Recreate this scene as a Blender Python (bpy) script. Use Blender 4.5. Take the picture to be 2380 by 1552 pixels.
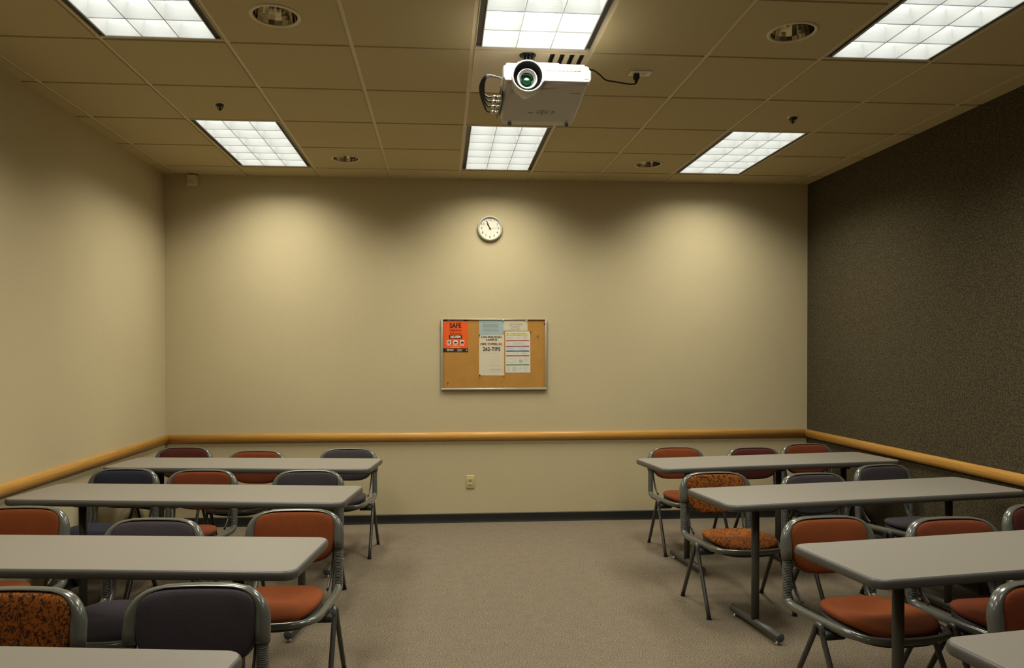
import bpy, bmesh, math, random
from math import pi, sin, cos, radians
from mathutils import Vector, Matrix

random.seed(7)
scene = bpy.context.scene
for o in list(bpy.data.objects):
    bpy.data.objects.remove(o)
COL = scene.collection

# ------------------------------------------------------------------ camera
PW = 2380.0
FPX = 1685.667
YAW, PITCH, ROLL = 0.0721384, -0.0088139, -0.0011151
cam_data = bpy.data.cameras.new('camera')
cam = bpy.data.objects.new('camera', cam_data)
COL.objects.link(cam)
fwd = Vector((sin(YAW) * cos(PITCH), cos(YAW) * cos(PITCH), sin(PITCH)))
rgt = Vector((cos(YAW), -sin(YAW), 0))
up = rgt.cross(fwd)
r2 = cos(ROLL) * rgt + sin(ROLL) * up
u2 = -sin(ROLL) * rgt + cos(ROLL) * up
cam.matrix_world = Matrix(((r2.x, u2.x, -fwd.x, 0), (r2.y, u2.y, -fwd.y, 0), (r2.z, u2.z, -fwd.z, 1.50327), (0, 0, 0, 1)))
cam_data.sensor_width = 36.0
cam_data.sensor_fit = 'HORIZONTAL'
cam_data.lens = FPX / PW * 36.0
cam_data.shift_x = 41.68 / PW
cam_data.shift_y = 59.22 / PW
cam_data.clip_start = 0.02
cam_data.clip_end = 60
scene.camera = cam

# ------------------------------------------------------------------ world, view
w = bpy.data.worlds.new('world')
scene.world = w
w.use_nodes = True
w.node_tree.nodes['Background'].inputs[0].default_value = (0, 0, 0, 1)
w.node_tree.nodes['Background'].inputs[1].default_value = 0.0
scene.view_settings.view_transform = 'Standard'
scene.view_settings.look = 'None'
scene.view_settings.gamma = 1
scene.view_settings.use_curve_mapping = False
scene.view_settings.exposure = 0.0
scene.cycles.max_bounces = 10
scene.cycles.diffuse_bounces = 6
scene.cycles.caustics_reflective = False
scene.cycles.caustics_refractive = False
scene.cycles.sample_clamp_indirect = 4.0
scene.cycles.use_denoising = True

LAMP_W = 23.8            # each recessed fluorescent fixture
LAMP_SPREAD = radians(140)
LAMP_COL = (1.0, 0.95, 0.82)
FRONT_ROW = 0.28
PANEL_E = 2.5            # glow of the tubes behind the louvres

# ------------------------------------------------------------------ room numbers
T = 0.6096
WY = 6.433               # back wall
XL, XR = -2.374, 3.347
HC = 3.043
X0 = 0.1605              # a ceiling grid line
J0 = WY - 0.3037         # first cross line from the back wall
YF = -2.2                # wall behind the camera

# ------------------------------------------------------------------ materials
def nmat(name):
    m = bpy.data.materials.new(name)
    m.use_nodes = True
    nt = m.node_tree
    return m, nt, nt.nodes['Principled BSDF']


def mat(name, col, rough=0.6, metal=0.0, spec=0.5, emit=None, emit_s=0.0, coat=0.0):
    m, nt, b = nmat(name)
    b.inputs['Base Color'].default_value = (*col, 1)
    b.inputs['Roughness'].default_value = rough
    b.inputs['Metallic'].default_value = metal
    b.inputs['Specular IOR Level'].default_value = spec
    b.inputs['Coat Weight'].default_value = coat
    if emit:
        b.inputs['Emission Color'].default_value = (*emit, 1)
        b.inputs['Emission Strength'].default_value = emit_s
    return m


def speckle(name, stops, scale=300.0, rough=0.9, bump=0.0, detail=2.0, spec=0.2, second=None, coord='Object', sheen=0.0, pos=None):
    """noise coloured by a ramp; stops = [(pos, colour), ...]"""
    m, nt, b = nmat(name)
    N, L = nt.nodes, nt.links
    tc = N.new('ShaderNodeTexCoord')
    n = N.new('ShaderNodeTexNoise')
    n.inputs['Scale'].default_value = scale
    n.inputs['Detail'].default_value = detail
    L.new(tc.outputs[coord], n.inputs['Vector'])
    r = N.new('ShaderNodeValToRGB')
    els = r.color_ramp.elements
    while len(els) < len(stops):
        els.new(0.5)
    for e, (p, c) in zip(els, stops):
        e.position = p
        e.color = (*c, 1)
    L.new(n.outputs['Fac'], r.inputs['Fac'])
    out = r.outputs['Color']
    if second:
        n2 = N.new('ShaderNodeTexNoise')
        n2.inputs['Scale'].default_value = second[0]
        n2.inputs['Detail'].default_value = 3
        L.new(tc.outputs[coord], n2.inputs['Vector'])
        mr = N.new('ShaderNodeMapRange')
        mr.inputs['To Min'].default_value = second[1]
        mr.inputs['To Max'].default_value = second[2]
        mr.inputs['From Min'].default_value = 0.3
        mr.inputs['From Max'].default_value = 0.7
        L.new(n2.outputs['Fac'], mr.inputs['Value'])
        mx = N.new('ShaderNodeMix')
        mx.data_type = 'RGBA'
        mx.blend_type = 'MULTIPLY'
        mx.inputs['Factor'].default_value = 1
        L.new(out, mx.inputs[6])
        L.new(mr.outputs[0], mx.inputs[7])
        out = mx.outputs[2]
    L.new(out, b.inputs['Base Color'])
    b.inputs['Roughness'].default_value = rough
    b.inputs['Specular IOR Level'].default_value = spec
    b.inputs['Sheen Weight'].default_value = sheen
    if bump:
        bp = N.new('ShaderNodeBump')
        bp.inputs['Strength'].default_value = bump
        bp.inputs['Distance'].default_value = 0.002
        L.new(n.outputs['Fac'], bp.inputs['Height'])
        L.new(bp.outputs[0], b.inputs['Normal'])
    return m


def sc(c, k):
    return tuple(v * k for v in c)


WALL = (0.535, 0.455, 0.275)
M_wall = speckle('painted_wall', [(0.35, sc(WALL, 0.96)), (0.65, sc(WALL, 1.03))], 160, 0.85, 0.15, 4, 0.15, (1.2, 0.97, 1.03))
CEIL = (0.54, 0.455, 0.265)
M_tile = speckle('ceiling_tile', [(0.3, sc(CEIL, 0.88)), (0.6, sc(CEIL, 1.04))], 260, 0.95, 0.3, 4, 0.1)
M_tbar = mat('grid_bar', (0.72, 0.62, 0.42), 0.5)
CAR = (0.178, 0.145, 0.100)
M_carpet = speckle('loop_carpet', [(0.34, sc(CAR, 0.4)), (0.5, CAR), (0.66, sc(CAR, 1.85))], 185, 0.97, 0.9, 5, 0.05, (14.0, 0.95, 1.05))
FW = (0.074, 0.061, 0.036)
M_fabwall = speckle('fabric_wall', [(0.36, sc(FW, 0.55)), (0.5, FW), (0.64, sc(FW, 1.6))], 110, 0.98, 0.5, 6, 0.03)
M_base = mat('rubber_base', (0.012, 0.012, 0.010), 0.5)


def wood_mat():
    m, nt, b = nmat('maple_rail')
    N, L = nt.nodes, nt.links
    tc = N.new('ShaderNodeTexCoord')
    mp = N.new('ShaderNodeMapping')
    mp.inputs['Scale'].default_value = (1.2, 1.2, 30)
    n = N.new('ShaderNodeTexNoise')
    n.inputs['Scale'].default_value = 3.0
    n.inputs['Detail'].default_value = 6
    r = N.new('ShaderNodeValToRGB')
    r.color_ramp.elements[0].position = 0.3
    r.color_ramp.elements[0].color = (0.50, 0.245, 0.045, 1)
    r.color_ramp.elements[1].position = 0.75
    r.color_ramp.elements[1].color = (0.66, 0.36, 0.085, 1)
    L.new(tc.outputs['Object'], mp.inputs['Vector'])
    L.new(mp.outputs[0], n.inputs['Vector'])
    L.new(n.outputs['Fac'], r.inputs['Fac'])
    L.new(r.outputs[0], b.inputs['Base Color'])
    b.inputs['Roughness'].default_value = 0.38
    return m


M_rail = wood_mat()
LAM = (0.235, 0.215, 0.178)
M_lam = speckle('grey_laminate', [(0.35, sc(LAM, 0.92)), (0.65, sc(LAM, 1.06))], 420, 0.42, 0.0, 2, 0.35)
M_edge = mat('vinyl_edge', (0.082, 0.078, 0.069), 0.4)
M_post = mat('table_steel', (0.062, 0.062, 0.055), 0.32, 0.0, 0.5)
M_glide = mat('steel_glide', (0.55, 0.55, 0.5), 0.3, 0.8)
M_plast = mat('grey_shell', (0.100, 0.104, 0.086), 0.22, 0.0, 0.6, coat=0.3)
M_bel = mat('grey_bellows', (0.100, 0.104, 0.088), 0.4)
M_leg = mat('leg_steel', (0.072, 0.072, 0.064), 0.25, 0.3, 0.5)
M_blk = mat('black_plastic', (0.012, 0.012, 0.012), 0.4)
M_under = mat('seat_underside', (0.02, 0.02, 0.02), 0.6)


def fabric(name, col, k=0.75):
    return speckle(name, [(0.3, sc(col, k)), (0.7, sc(col, 1.25))], 420, 0.95, 0.4, 3, 0.1, (6, 0.9, 1.08), sheen=0.03)


def pattern_fabric():
    m, nt, b = nmat('orange_pattern_fabric')
    N, L = nt.nodes, nt.links
    tc = N.new('ShaderNodeTexCoord')
    mp = N.new('ShaderNodeMapping')
    mp.inputs['Scale'].default_value = (1.0, 0.8, 0.75)
    ns = N.new('ShaderNodeTexNoise')
    ns.inputs['Scale'].default_value = 45
    ns.inputs['Detail'].default_value = 1
    mxv = N.new('ShaderNodeMix')
    mxv.data_type = 'VECTOR'
    mxv.inputs['Factor'].default_value = 0.05
    v = N.new('ShaderNodeTexVoronoi')
    v.feature = 'DISTANCE_TO_EDGE'
    v.inputs['Scale'].default_value = 55
    r = N.new('ShaderNodeValToRGB')
    e = r.color_ramp.elements
    e[0].position = 0.02
    e[0].color = (0.022, 0.013, 0.010, 1)
    e[1].position = 0.16
    e[1].color = (0.27, 0.085, 0.015, 1)
    n2 = N.new('ShaderNodeTexNoise')
    n2.inputs['Scale'].default_value = 60
    r2_ = N.new('ShaderNodeValToRGB')
    r2_.color_ramp.elements[0].position = 0.36
    r2_.color_ramp.elements[0].color = (0, 0, 0, 1)
    r2_.color_ramp.elements[1].position = 0.50
    r2_.color_ramp.elements[1].color = (1, 1, 1, 1)
    mc = N.new('ShaderNodeMix')
    mc.data_type = 'RGBA'
    mc.inputs[6].default_value = (0.27, 0.085, 0.015, 1)
    L.new(tc.outputs['Object'], mp.inputs['Vector'])
    L.new(mp.outputs[0], ns.inputs['Vector'])
    L.new(mp.outputs[0], mxv.inputs[4])
    L.new(ns.outputs['Color'], mxv.inputs[5])
    L.new(mxv.outputs[1], v.inputs['Vector'])
    L.new(v.outputs['Distance'], r.inputs['Fac'])
    L.new(tc.outputs['Object'], n2.inputs['Vector'])
    L.new(n2.outputs['Fac'], r2_.inputs['Fac'])
    L.new(r2_.outputs[0], mc.inputs['Factor'])
    L.new(r.outputs[0], mc.inputs[7])
    L.new(mc.outputs[2], b.inputs['Base Color'])
    b.inputs['Roughness'].default_value = 0.95
    b.inputs['Specular IOR Level'].default_value = 0.1
    return m


FAB = {
    'rust': fabric('rust_fabric', (0.180, 0.047, 0.013)),
    'redrust': fabric('red_rust_fabric', (0.155, 0.038, 0.014)),
    'maroon': fabric('maroon_fabric', (0.075, 0.020, 0.014)),
    'charcoal': fabric('charcoal_fabric', (0.050, 0.044, 0.047)),
    'plum': fabric('plum_fabric', (0.052, 0.043, 0.050)),
    'navy': fabric('navy_fabric', (0.028, 0.030, 0.043)),
    'pattern': pattern_fabric(),
}

# ------------------------------------------------------------------ mesh builder
class MB:
    def __init__(s):
        s.v, s.f, s.sm, s.mi = [], [], [], []

    def add(s, vs, fs, smooth=False, mi=0, M=None):
        k = len(s.v)
        s.v += [tuple(M @ Vector(p)) if M else tuple(p) for p in vs]
        s.f += [tuple(i + k for i in f) for f in fs]
        s.sm += [smooth] * len(fs)
        s.mi += [mi] * len(fs)
        return s

    def box(s, x0, x1, y0, y1, z0, z1, M=None, mi=0):
        vs = [(x0, y0, z0), (x1, y0, z0), (x1, y1, z0), (x0, y1, z0), (x0, y0, z1), (x1, y0, z1), (x1, y1, z1), (x0, y1, z1)]
        fs = [(0, 3, 2, 1), (4, 5, 6, 7), (0, 1, 5, 4), (1, 2, 6, 5), (2, 3, 7, 6), (3, 0, 4, 7)]
        return s.add(vs, fs, False, mi, M)

    def bbox(s, x0, x1, y0, y1, z0, z1, b=0.004, M=None, seg=2, mi=0):
        bm = bmesh.new()
        bmesh.ops.create_cube(bm, size=1)
        for v in bm.verts:
            v.co = Vector(((x0 + x1) / 2 + v.co.x * (x1 - x0), (y0 + y1) / 2 + v.co.y * (y1 - y0), (z0 + z1) / 2 + v.co.z * (z1 - z0)))
        bmesh.ops.bevel(bm, geom=bm.edges[:] + bm.verts[:], offset=b, segments=seg, affect='EDGES', profile=0.5)
        bm.verts.index_update()
        s.add([v.co.copy() for v in bm.verts], [[v.index for v in f.verts] for f in bm.faces], True, mi, M)
        bm.free()
        return s

    def rings(s, rings, closed=True, cap0=True, cap1=True, smooth=True, loop=False, mi=0, M=None):
        n = len(rings[0])
        vs = [p for r in rings for p in r]
        fs = []
        R = len(rings)
        for i in range(R if loop else R - 1):
            a, b = i * n, ((i + 1) % R) * n
            for k in range(n if closed else n - 1):
                k2 = (k + 1) % n
                fs.append((a + k, a + k2, b + k2, b + k))
        if not loop and closed:
            if cap0:
                fs.append(tuple(range(n))[::-1])
            if cap1:
                fs.append(tuple((R - 1) * n + k for k in range(n)))
        return s.add(vs, fs, smooth, mi, M)

    def tube(s, path, r, n=12, caps=True, ry=None, upv=None, M=None, mi=0):
        """sweep an ellipse; r may be a list; ry = second radius (along upv)"""
        P = [Vector(p) for p in path]
        R = r if isinstance(r, (list, tuple)) else [r] * len(P)
        RY = (ry if isinstance(ry, (list, tuple)) else [ry] * len(P)) if ry is not None else R
        rings = []
        prev = None
        for i, p in enumerate(P):
            t = (P[min(i + 1, len(P) - 1)] - P[max(i - 1, 0)]).normalized()
            if upv is not None:
                a = Vector(upv)
                a = (a - t * a.dot(t)).normalized()
            elif prev is None:
                a = Vector((0, 0, 1)) if abs(t.z) < 0.9 else Vector((0, 1, 0))
                a = (a - t * a.dot(t)).normalized()
            else:
                a = (prev - t * prev.dot(t)).normalized()
            prev = a
            b = t.cross(a)
            rings.append([p + a * (RY[i] * sin(2 * pi * k / n)) + b * (R[i] * cos(2 * pi * k / n)) for k in range(n)])
        return s.rings(rings, True, caps, caps, True, M=M, mi=mi)

    def lathe(s, prof, n=32, M=None, caps=(False, False), mi=0, smooth=True):
        rings = [[(r * cos(2 * pi * k / n), r * sin(2 * pi * k / n), z) for k in range(n)] for r, z in prof]
        return s.rings(rings, True, caps[0], caps[1], smooth, M=M, mi=mi)

    def text(s, string, size, x, y, z, M=None, align='CENTER', bold=0.0, mi=0, wscale=1.0):
        """flat lettering in the XY plane"""
        cu = bpy.data.curves.new('t', 'FONT')
        cu.body = string
        cu.size = size
        cu.align_x = align
        cu.align_y = 'CENTER'
        cu.offset = bold
        cu.resolution_u = 3
        ob = bpy.data.objects.new('t', cu)
        COL.objects.link(ob)
        dg = bpy.context.evaluated_depsgraph_get()
        me = bpy.data.meshes.new_from_object(ob.evaluated_get(dg))
        s.add([(v.co.x * wscale + x, v.co.y + y, z) for v in me.vertices], [tuple(p.vertices) for p in me.polygons], False, mi, M)
        bpy.data.objects.remove(ob)
        bpy.data.meshes.remove(me)
        bpy.data.curves.remove(cu)
        return s

    def build(s, name, mats, parent=None, sub=0, auto=None):
        me = bpy.data.meshes.new(name)
        me.from_pydata(s.v, [], s.f)
        me.polygons.foreach_set('use_smooth', s.sm)
        me.polygons.foreach_set('material_index', s.mi)
        for m in (mats if isinstance(mats, (list, tuple)) else [mats]):
            me.materials.append(m)
        me.update()
        o = bpy.data.objects.new(name, me)
        COL.objects.link(o)
        if parent:
            o.parent = parent
        if sub:
            md = o.modifiers.new('sub', 'SUBSURF')
            md.levels = sub
            md.render_levels = sub
        return o


def round_rect(hx, hy, r, n=7):
    pts = []
    for cx, cy, a0 in ((hx - r, hy - r, 0), (-hx + r, hy - r, 90), (-hx + r, -hy + r, 180), (hx - r, -hy + r, 270)):
        for k in range(n + 1):
            a = radians(a0 + 90 * k / n)
            pts.append((cx + r * cos(a), cy + r * sin(a)))
    return pts



def smooth_path(pts, n=6):
    """Catmull-Rom through pts"""
    P = [Vector(p) for p in pts]
    out = []
    for i in range(len(P) - 1):
        p0, p1, p2, p3 = P[max(i - 1, 0)], P[i], P[i + 1], P[min(i + 2, len(P) - 1)]
        for k in range(n):
            t = k / n
            out.append(0.5 * ((2 * p1) + (-p0 + p2) * t + (2 * p0 - 5 * p1 + 4 * p2 - p3) * t * t + (-p0 + 3 * p1 - 3 * p2 + p3) * t ** 3))
    out.append(P[-1])
    return out


def tag(o, label=None, cat=None, group=None, kind=None):
    if label:
        o['label'] = label
    if cat:
        o['category'] = cat
    if group:
        o['group'] = group
    if kind:
        o['kind'] = kind
    return o


def empty(name, loc, rz=0, **kw):
    o = bpy.data.objects.new(name, None)
    COL.objects.link(o)
    o.location = loc
    o.rotation_euler = (0, 0, rz)
    o.empty_display_size = 0.05
    return tag(o, **kw)


def children(o):
    return [c for c in bpy.data.objects if c.parent == o]


def copy_tree(o, parent=None):
    c = o.copy()
    COL.objects.link(c)
    if parent:
        c.parent = parent
    for ch in children(o):
        copy_tree(ch, c)
    return c


def struct(o, label, cat='wall'):
    return tag(o, label, cat, None, 'structure')


# ------------------------------------------------------------------ room shell
mb = MB().box(XL - 0.1, XR + 0.1, YF - 0.1, WY + 0.1, -0.1, 0)
struct(mb.build('floor', M_carpet), 'speckled tan loop carpet covering the classroom floor', 'floor')
mb = MB().box(XL - 0.1, XR + 0.1, WY, WY + 0.1, 0, HC + 0.3)
struct(mb.build('wall_back', M_wall), 'beige painted back wall with scallops of light')
mb = MB().box(XL - 0.1, XL, YF, WY, 0, HC + 0.3)
struct(mb.build('wall_left', M_wall), 'beige painted wall on the left')
mb = MB().box(XR, XR + 0.1, YF, WY, 0, HC + 0.3)
struct(mb.build('wall_right', M_fabwall), 'dark brown fabric covered wall on the right')
mb = MB().box(XL - 0.1, XR + 0.1, YF - 0.1, YF, 0, HC + 0.3)
struct(mb.build('wall_front', M_wall), 'beige wall behind the viewer')

# baseboards
BH = 0.082
def base_prof(t=0.008):
    return [(0, 0), (t * 1.8, 0), (t * 1.3, 0.012), (t, 0.03), (t, BH - 0.006), (t * 0.5, BH), (0, BH)]
def sweep_wall(prof, side, name, m):
    b = MB()
    if side == 'back':
        r = [[(x, WY - d, z) for d, z in prof] for x in (XL, XR)]
    elif side == 'left':
        r = [[(XL + d, y, z) for d, z in prof] for y in (YF, WY)]
    else:
        r = [[(XR - d, y, z) for d, z in prof] for y in (WY, YF)]
    b.rings(r, smooth=False)
    return b.build(name, m)
for sd in ('back', 'left', 'right'):
    struct(sweep_wall(base_prof(), sd, 'baseboard_' + sd, M_base), 'black rubber baseboard along the %s wall' % sd, 'baseboard')

# wooden bumper rails
RZ0, RZ1 = 0.731, 0.804
def rail_prof():
    h = (RZ1 - RZ0) / 2
    zc = (RZ1 + RZ0) / 2
    pts = [(0, zc - h * 0.75)]
    for k in range(13):
        a = -pi / 2 + pi * k / 12
        pts.append((0.012 + 0.024 * cos(a), zc + h * sin(a)))
    pts.append((0, zc + h * 0.75))
    return pts
for i, sd in enumerate(('left', 'back', 'right')):
    o = sweep_wall(rail_prof(), sd, 'trim_%d' % (i + 1), M_rail)
    for p in o.data.polygons:
        p.use_smooth = len(p.vertices) == 4
    struct(o, 'rounded maple bumper rail along the %s wall' % sd, 'rail')

# ------------------------------------------------------------------ ceiling
lights_ij = [(-3, 0), (0, 0), (3, 0), (-3, 4), (0, 4), (3, 4), (-3, 8), (0, 8), (3, 8)]
down_ij = [(-2, 0), (2, 0), (-2, 4), (2, 4)]
skip = set()
for i, j in lights_ij:
    skip |= {(i, j), (i, j + 1)}
vent_ij = (0, 3)
skip.add(vent_ij)
G = 0.012                 # half width of a grid bar
DROP = 0.008              # tiles hang this much under the grid
HOLE_R = 0.100
cb = MB()
xs = [XL] + [X0 + T * i for i in range(-4, 6)] + [XR]
ys = [WY] + [J0 - T * j for j in range(0, 14) if J0 - T * j > YF] + [YF]
for a in range(len(xs) - 1):
    for b in range(len(ys) - 1):
        i, j = a - 5, b - 1
        if (i, j) in skip:
            continue
        x0, x1, y1, y0 = xs[a], xs[a + 1], ys[b], ys[b + 1]
        x0 += G if a > 0 else 0
        x1 -= G if a < len(xs) - 2 else 0
        y1 -= G if b > 0 else 0
        y0 += G if b < len(ys) - 2 else 0
        if (i, j) in down_ij:
            cx, cy = (xs[a] + xs[a + 1]) / 2, (ys[b] + ys[b + 1]) / 2
            n = 48
            inner, outer, outer2, inner2 = [], [], [], []
            for k in range(n):
                an = 2 * pi * k / n
                c, s_ = cos(an), sin(an)
                q = max(abs(c), abs(s_))
                inner.append((cx + HOLE_R * c, cy + HOLE_R * s_, HC))
                hx, hy = (x1 - x0) / 2, (y1 - y0) / 2
                tt = min(hx / max(abs(c), 1e-6), hy / max(abs(s_), 1e-6))
                outer.append((cx + tt * c, cy + tt * s_, HC))
            inner2 = [(p[0], p[1], HC + 0.02) for p in inner]
            outer2 = [(p[0], p[1], HC + 0.02) for p in outer]
            cb.rings([inner2, inner, outer, outer2], smooth=False, cap0=False, cap1=False)
        else:
            cb.box(x0, x1, y0, y1, HC, HC + 0.02)
# grid bars
for i in range(-4, 6):
    x = X0 + T * i
    cb.box(x - G, x + G, YF, WY, HC + DROP, HC + 0.03, mi=1)
for k, y in enumerate(ys[1:-1]):
    for a in range(len(xs) - 1):
        if (a - 5, k - 1) in lights_ij:
            continue
        cb.box(xs[a] + G, xs[a + 1] - G, y - G, y + G, HC + DROP, HC + 0.03, mi=1)
cb.box(XL, XR, YF, WY, HC + 0.29, HC + 0.3)
struct(cb.build('ceiling', [M_tile, M_tbar]), 'suspended ceiling of square beige acoustic tiles in a metal grid', 'ceiling')

# ------------------------------------------------------------------ fluorescent fixtures
M_glow = mat('tube_glow', (0.9, 0.9, 0.9), 0.5, emit=(0.97, 1.0, 0.97), emit_s=PANEL_E)
M_louv = mat('louvre_white', (0.86, 0.87, 0.85), 0.45)
M_line = mat('louvre_rim', (0.42, 0.43, 0.42), 0.4)
M_fixt = mat('fixture_frame', (0.55, 0.50, 0.38), 0.5)


def make_fixture():
    root = empty('ceiling_light', (0, 0, 0))
    hw, hl = T / 2 - G + 0.002, T - G + 0.002
    z0 = 0.0
    # frame (housing)
    b = MB()
    b.box(-hw, -hw + 0.004, -hl, hl, 0.002, 0.13)
    b.box(hw - 0.004, hw, -hl, hl, 0.002, 0.13)
    b.box(-hw, hw, -hl, -hl + 0.016, 0.002, 0.13)
    b.box(-hw, hw, hl - 0.016, hl, 0.002, 0.13)
    b.box(-hw, hw, -hl, hl, 0.13, 0.134)
    b.build('housing', M_fixt, root)
    # black air slots
    for sx in (-1, 1):
        b = MB().box(min(sx * (hw - 0.005), sx * (hw - 0.032)), max(sx * (hw - 0.005), sx * (hw - 0.032)), -hl + 0.017, hl - 0.017, 0.010, 0.09)
        b.build('air_slot', M_blk, root)
    lw, ll = hw - 0.033, hl - 0.018
    # louvre: 3 x 6 deep cells with parabolic blades
    b = MB()
    nx, ny = 3, 6
    H = 0.075
    def blade(axis, c, a0, a1):
        prof = []
        m = 6
        for k in range(m + 1):
            t = k / m
            prof.append((0.0012 + 0.016 * t ** 2, 0.004 + H * t))
        lo = [(-d, z) for d, z in prof][::-1] + [(d, z) for d, z in prof]
        if axis == 'x':
            r = [[(c + d, a, z) for d, z in lo] for a in (a0, a1)]
        else:
            r = [[(a, c + d, z) for d, z in lo] for a in (a0, a1)]
        b.rings(r, smooth=False)
    for k in range(nx + 1):
        x = -lw + 2 * lw * k / nx
        blade('x', min(max(x, -lw + 0.002), lw - 0.002), -ll, ll)
    for k in range(ny + 1):
        y = -ll + 2 * ll * k / ny
        for q in range(nx):
            xa = -lw + 2 * lw * q / nx + 0.002
            xb = -lw + 2 * lw * (q + 1) / nx - 0.002
            blade('y', min(max(y, -ll + 0.002), ll - 0.002), xa, xb)
    b.build('louver', M_louv, root)
    b = MB()
    for k in range(nx + 1):
        x = -lw + 2 * lw * k / nx
        b.box(x - 0.0016, x + 0.0016, -ll, ll, 0.001, 0.004)
    for k in range(ny + 1):
        y = -ll + 2 * ll * k / ny
        b.box(-lw, lw, y - 0.0016, y + 0.0016, 0.0012, 0.004)
    b.build('louver_rim', M_line, root)
    b = MB().box(-lw - 0.001, lw + 0.001, -ll - 0.001, ll + 0.001, 0.082, 0.086)
    b.build('diffuser', M_glow, root)
    # the light the fixture throws down, cut off by its louvres
    ld = bpy.data.lights.new('fixture_lamp', 'AREA')
    ld.shape = 'RECTANGLE'
    ld.size = 2 * lw
    ld.size_y = 2 * ll
    ld.energy = LAMP_W
    ld.color = LAMP_COL
    ld.spread = LAMP_SPREAD
    lo = bpy.data.objects.new('lamp', ld)
    COL.objects.link(lo)
    lo.parent = root
    lo.location = (0, 0, -0.002)
    return root


fx_lab = {
    (-3, 0): 'recessed louvred ceiling light in the back row, nearest the left wall',
    (0, 0): 'recessed louvred ceiling light in the back row, partly behind the projector',
    (3, 0): 'recessed louvred ceiling light in the back row, nearest the dark wall',
    (-3, 4): 'overexposed recessed ceiling light cut by the top edge, at the upper left',
    (0, 4): 'glaring white recessed ceiling light in front of the projector mount',
    (-3, 8): 'dimmer recessed ceiling light overhead near the viewer, left of three',
    (0, 8): 'dimmer recessed ceiling light overhead near the viewer, middle of three',
    (3, 8): 'dimmer recessed ceiling light overhead near the viewer, right of three',
    (3, 4): 'recessed ceiling light with visible cells cut by the top right of the frame',
}
proto = make_fixture()
for n, (i, j) in enumerate(lights_ij):
    o = proto if n == 0 else copy_tree(proto)
    o.location = (X0 + T * (i + 0.5), J0 - T * (j + 1), HC)
    tag(o, fx_lab[(i, j)], 'ceiling light', 'recessed fluorescent ceiling lights')
    if j == 8:      # the row over the viewer burns lower
        for c_ in children(o):
            if c_.type == 'LIGHT':
                c_.data = c_.data.copy()
                c_.data.energy = LAMP_W * FRONT_ROW

# ------------------------------------------------------------------ downlights
M_alz = mat('polished_reflector', (0.62, 0.58, 0.50), 0.08, 1.0)
M_ring = mat('trim_ring', (0.66, 0.58, 0.40), 0.4)
M_bulb = mat('unlit_lamp', (0.6, 0.58, 0.5), 0.2)


def make_down():
    root = empty('downlight', (0, 0, 0))
    MB().lathe([(0.097, 0.004), (0.097, -0.001), (0.100, -0.005), (0.112, -0.005), (0.117, -0.002), (0.117, 0.0)], 48).build('trim_ring', M_ring, root)
    prof = [(0.097, 0.0)]
    for k in range(1, 9):
        t = k / 8
        prof.append((0.097 - 0.045 * t ** 1.6, 0.16 * t))
    b = MB()
    b.lathe(prof + [(0.03, 0.165), (0.0005, 0.165)], 20, smooth=False)
    b.build('reflector', M_alz, root)
    b = MB()
    for q in range(3):
        a = q * 2 * pi / 3 + 0.4
        cx, cy = 0.017 * cos(a), 0.017 * sin(a)
        b.lathe([(0.001, 0.055), (0.007, 0.057), (0.0085, 0.065), (0.0085, 0.15)], 10, Matrix.Translation((cx, cy, 0)))
    b.build('bulb', M_bulb, root)
    return root


dl_lab = {(-2, 0): 'small recessed round downlight near the back wall, left of the centre light',
          (2, 0): 'small recessed round downlight near the back wall, left of the right light',
          (-2, 4): 'large round recessed downlight at the top left beside the glaring light',
          (2, 4): 'large round recessed downlight at the top right with crossed reflections'}
proto = make_down()
for n, (i, j) in enumerate(down_ij):
    o = proto if n == 0 else copy_tree(proto)
    o.location = (X0 + T * (i + 0.5), J0 - T * (j + 0.5), HC)
    o.rotation_euler = (0, 0, n * 0.9)
    tag(o, dl_lab[(i, j)], 'downlight', 'round recessed downlights')

# ------------------------------------------------------------------ air diffuser panel
M_panel = mat('diffuser_panel', (0.66, 0.57, 0.40), 0.5)
vi, vj = vent_ij
vx0, vx1 = X0 + T * vi + G - 0.002, X0 + T * (vi + 1) - G + 0.002
vy1, vy0 = J0 - T * vj - G + 0.002, J0 - T * (vj + 1) + G - 0.002
root = empty('air_diffuser', ((vx0 + vx1) / 2, (vy0 + vy1) / 2, HC), label='square metal ceiling panel with four black air slots above the projector', cat='air vent')
b = MB()
ox, oy = (vx0 + vx1) / 2, (vy0 + vy1) / 2
slots = []
sx = 0.562
for k in range(4):
    slots.append((sx - ox, sx + 0.026 - ox))
    sx += 0.0515
edges = [vx0 - ox]
for a, c in slots:
    edges += [a, c]
edges.append(vx1 - ox)
for k in range(0, len(edges), 2):
    b.box(edges[k], edges[k + 1], vy0 - oy, vy1 - oy, 0.0, 0.01)
for a, c in slots:
    b.box(a, c, vy0 - oy, vy0 - oy + 0.02, 0.0, 0.01)
    b.box(a, c, vy1 - oy - 0.02, vy1 - oy, 0.0, 0.01)
b.build('panel', M_panel, root)
for a, c in slots:
    MB().box(a - 0.002, c + 0.002, vy0 - oy + 0.018, vy1 - oy - 0.018, 0.035, 0.04).box(a - 0.002, a, vy0 - oy + 0.018, vy1 - oy - 0.018, 0.01, 0.035).box(c, c + 0.002, vy0 - oy + 0.018, vy1 - oy - 0.018, 0.01, 0.035).build('slot', M_blk, root)

# ------------------------------------------------------------------ sprinklers
M_spr = mat('dark_sprinkler', (0.03, 0.022, 0.018), 0.35, 0.5)


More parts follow.
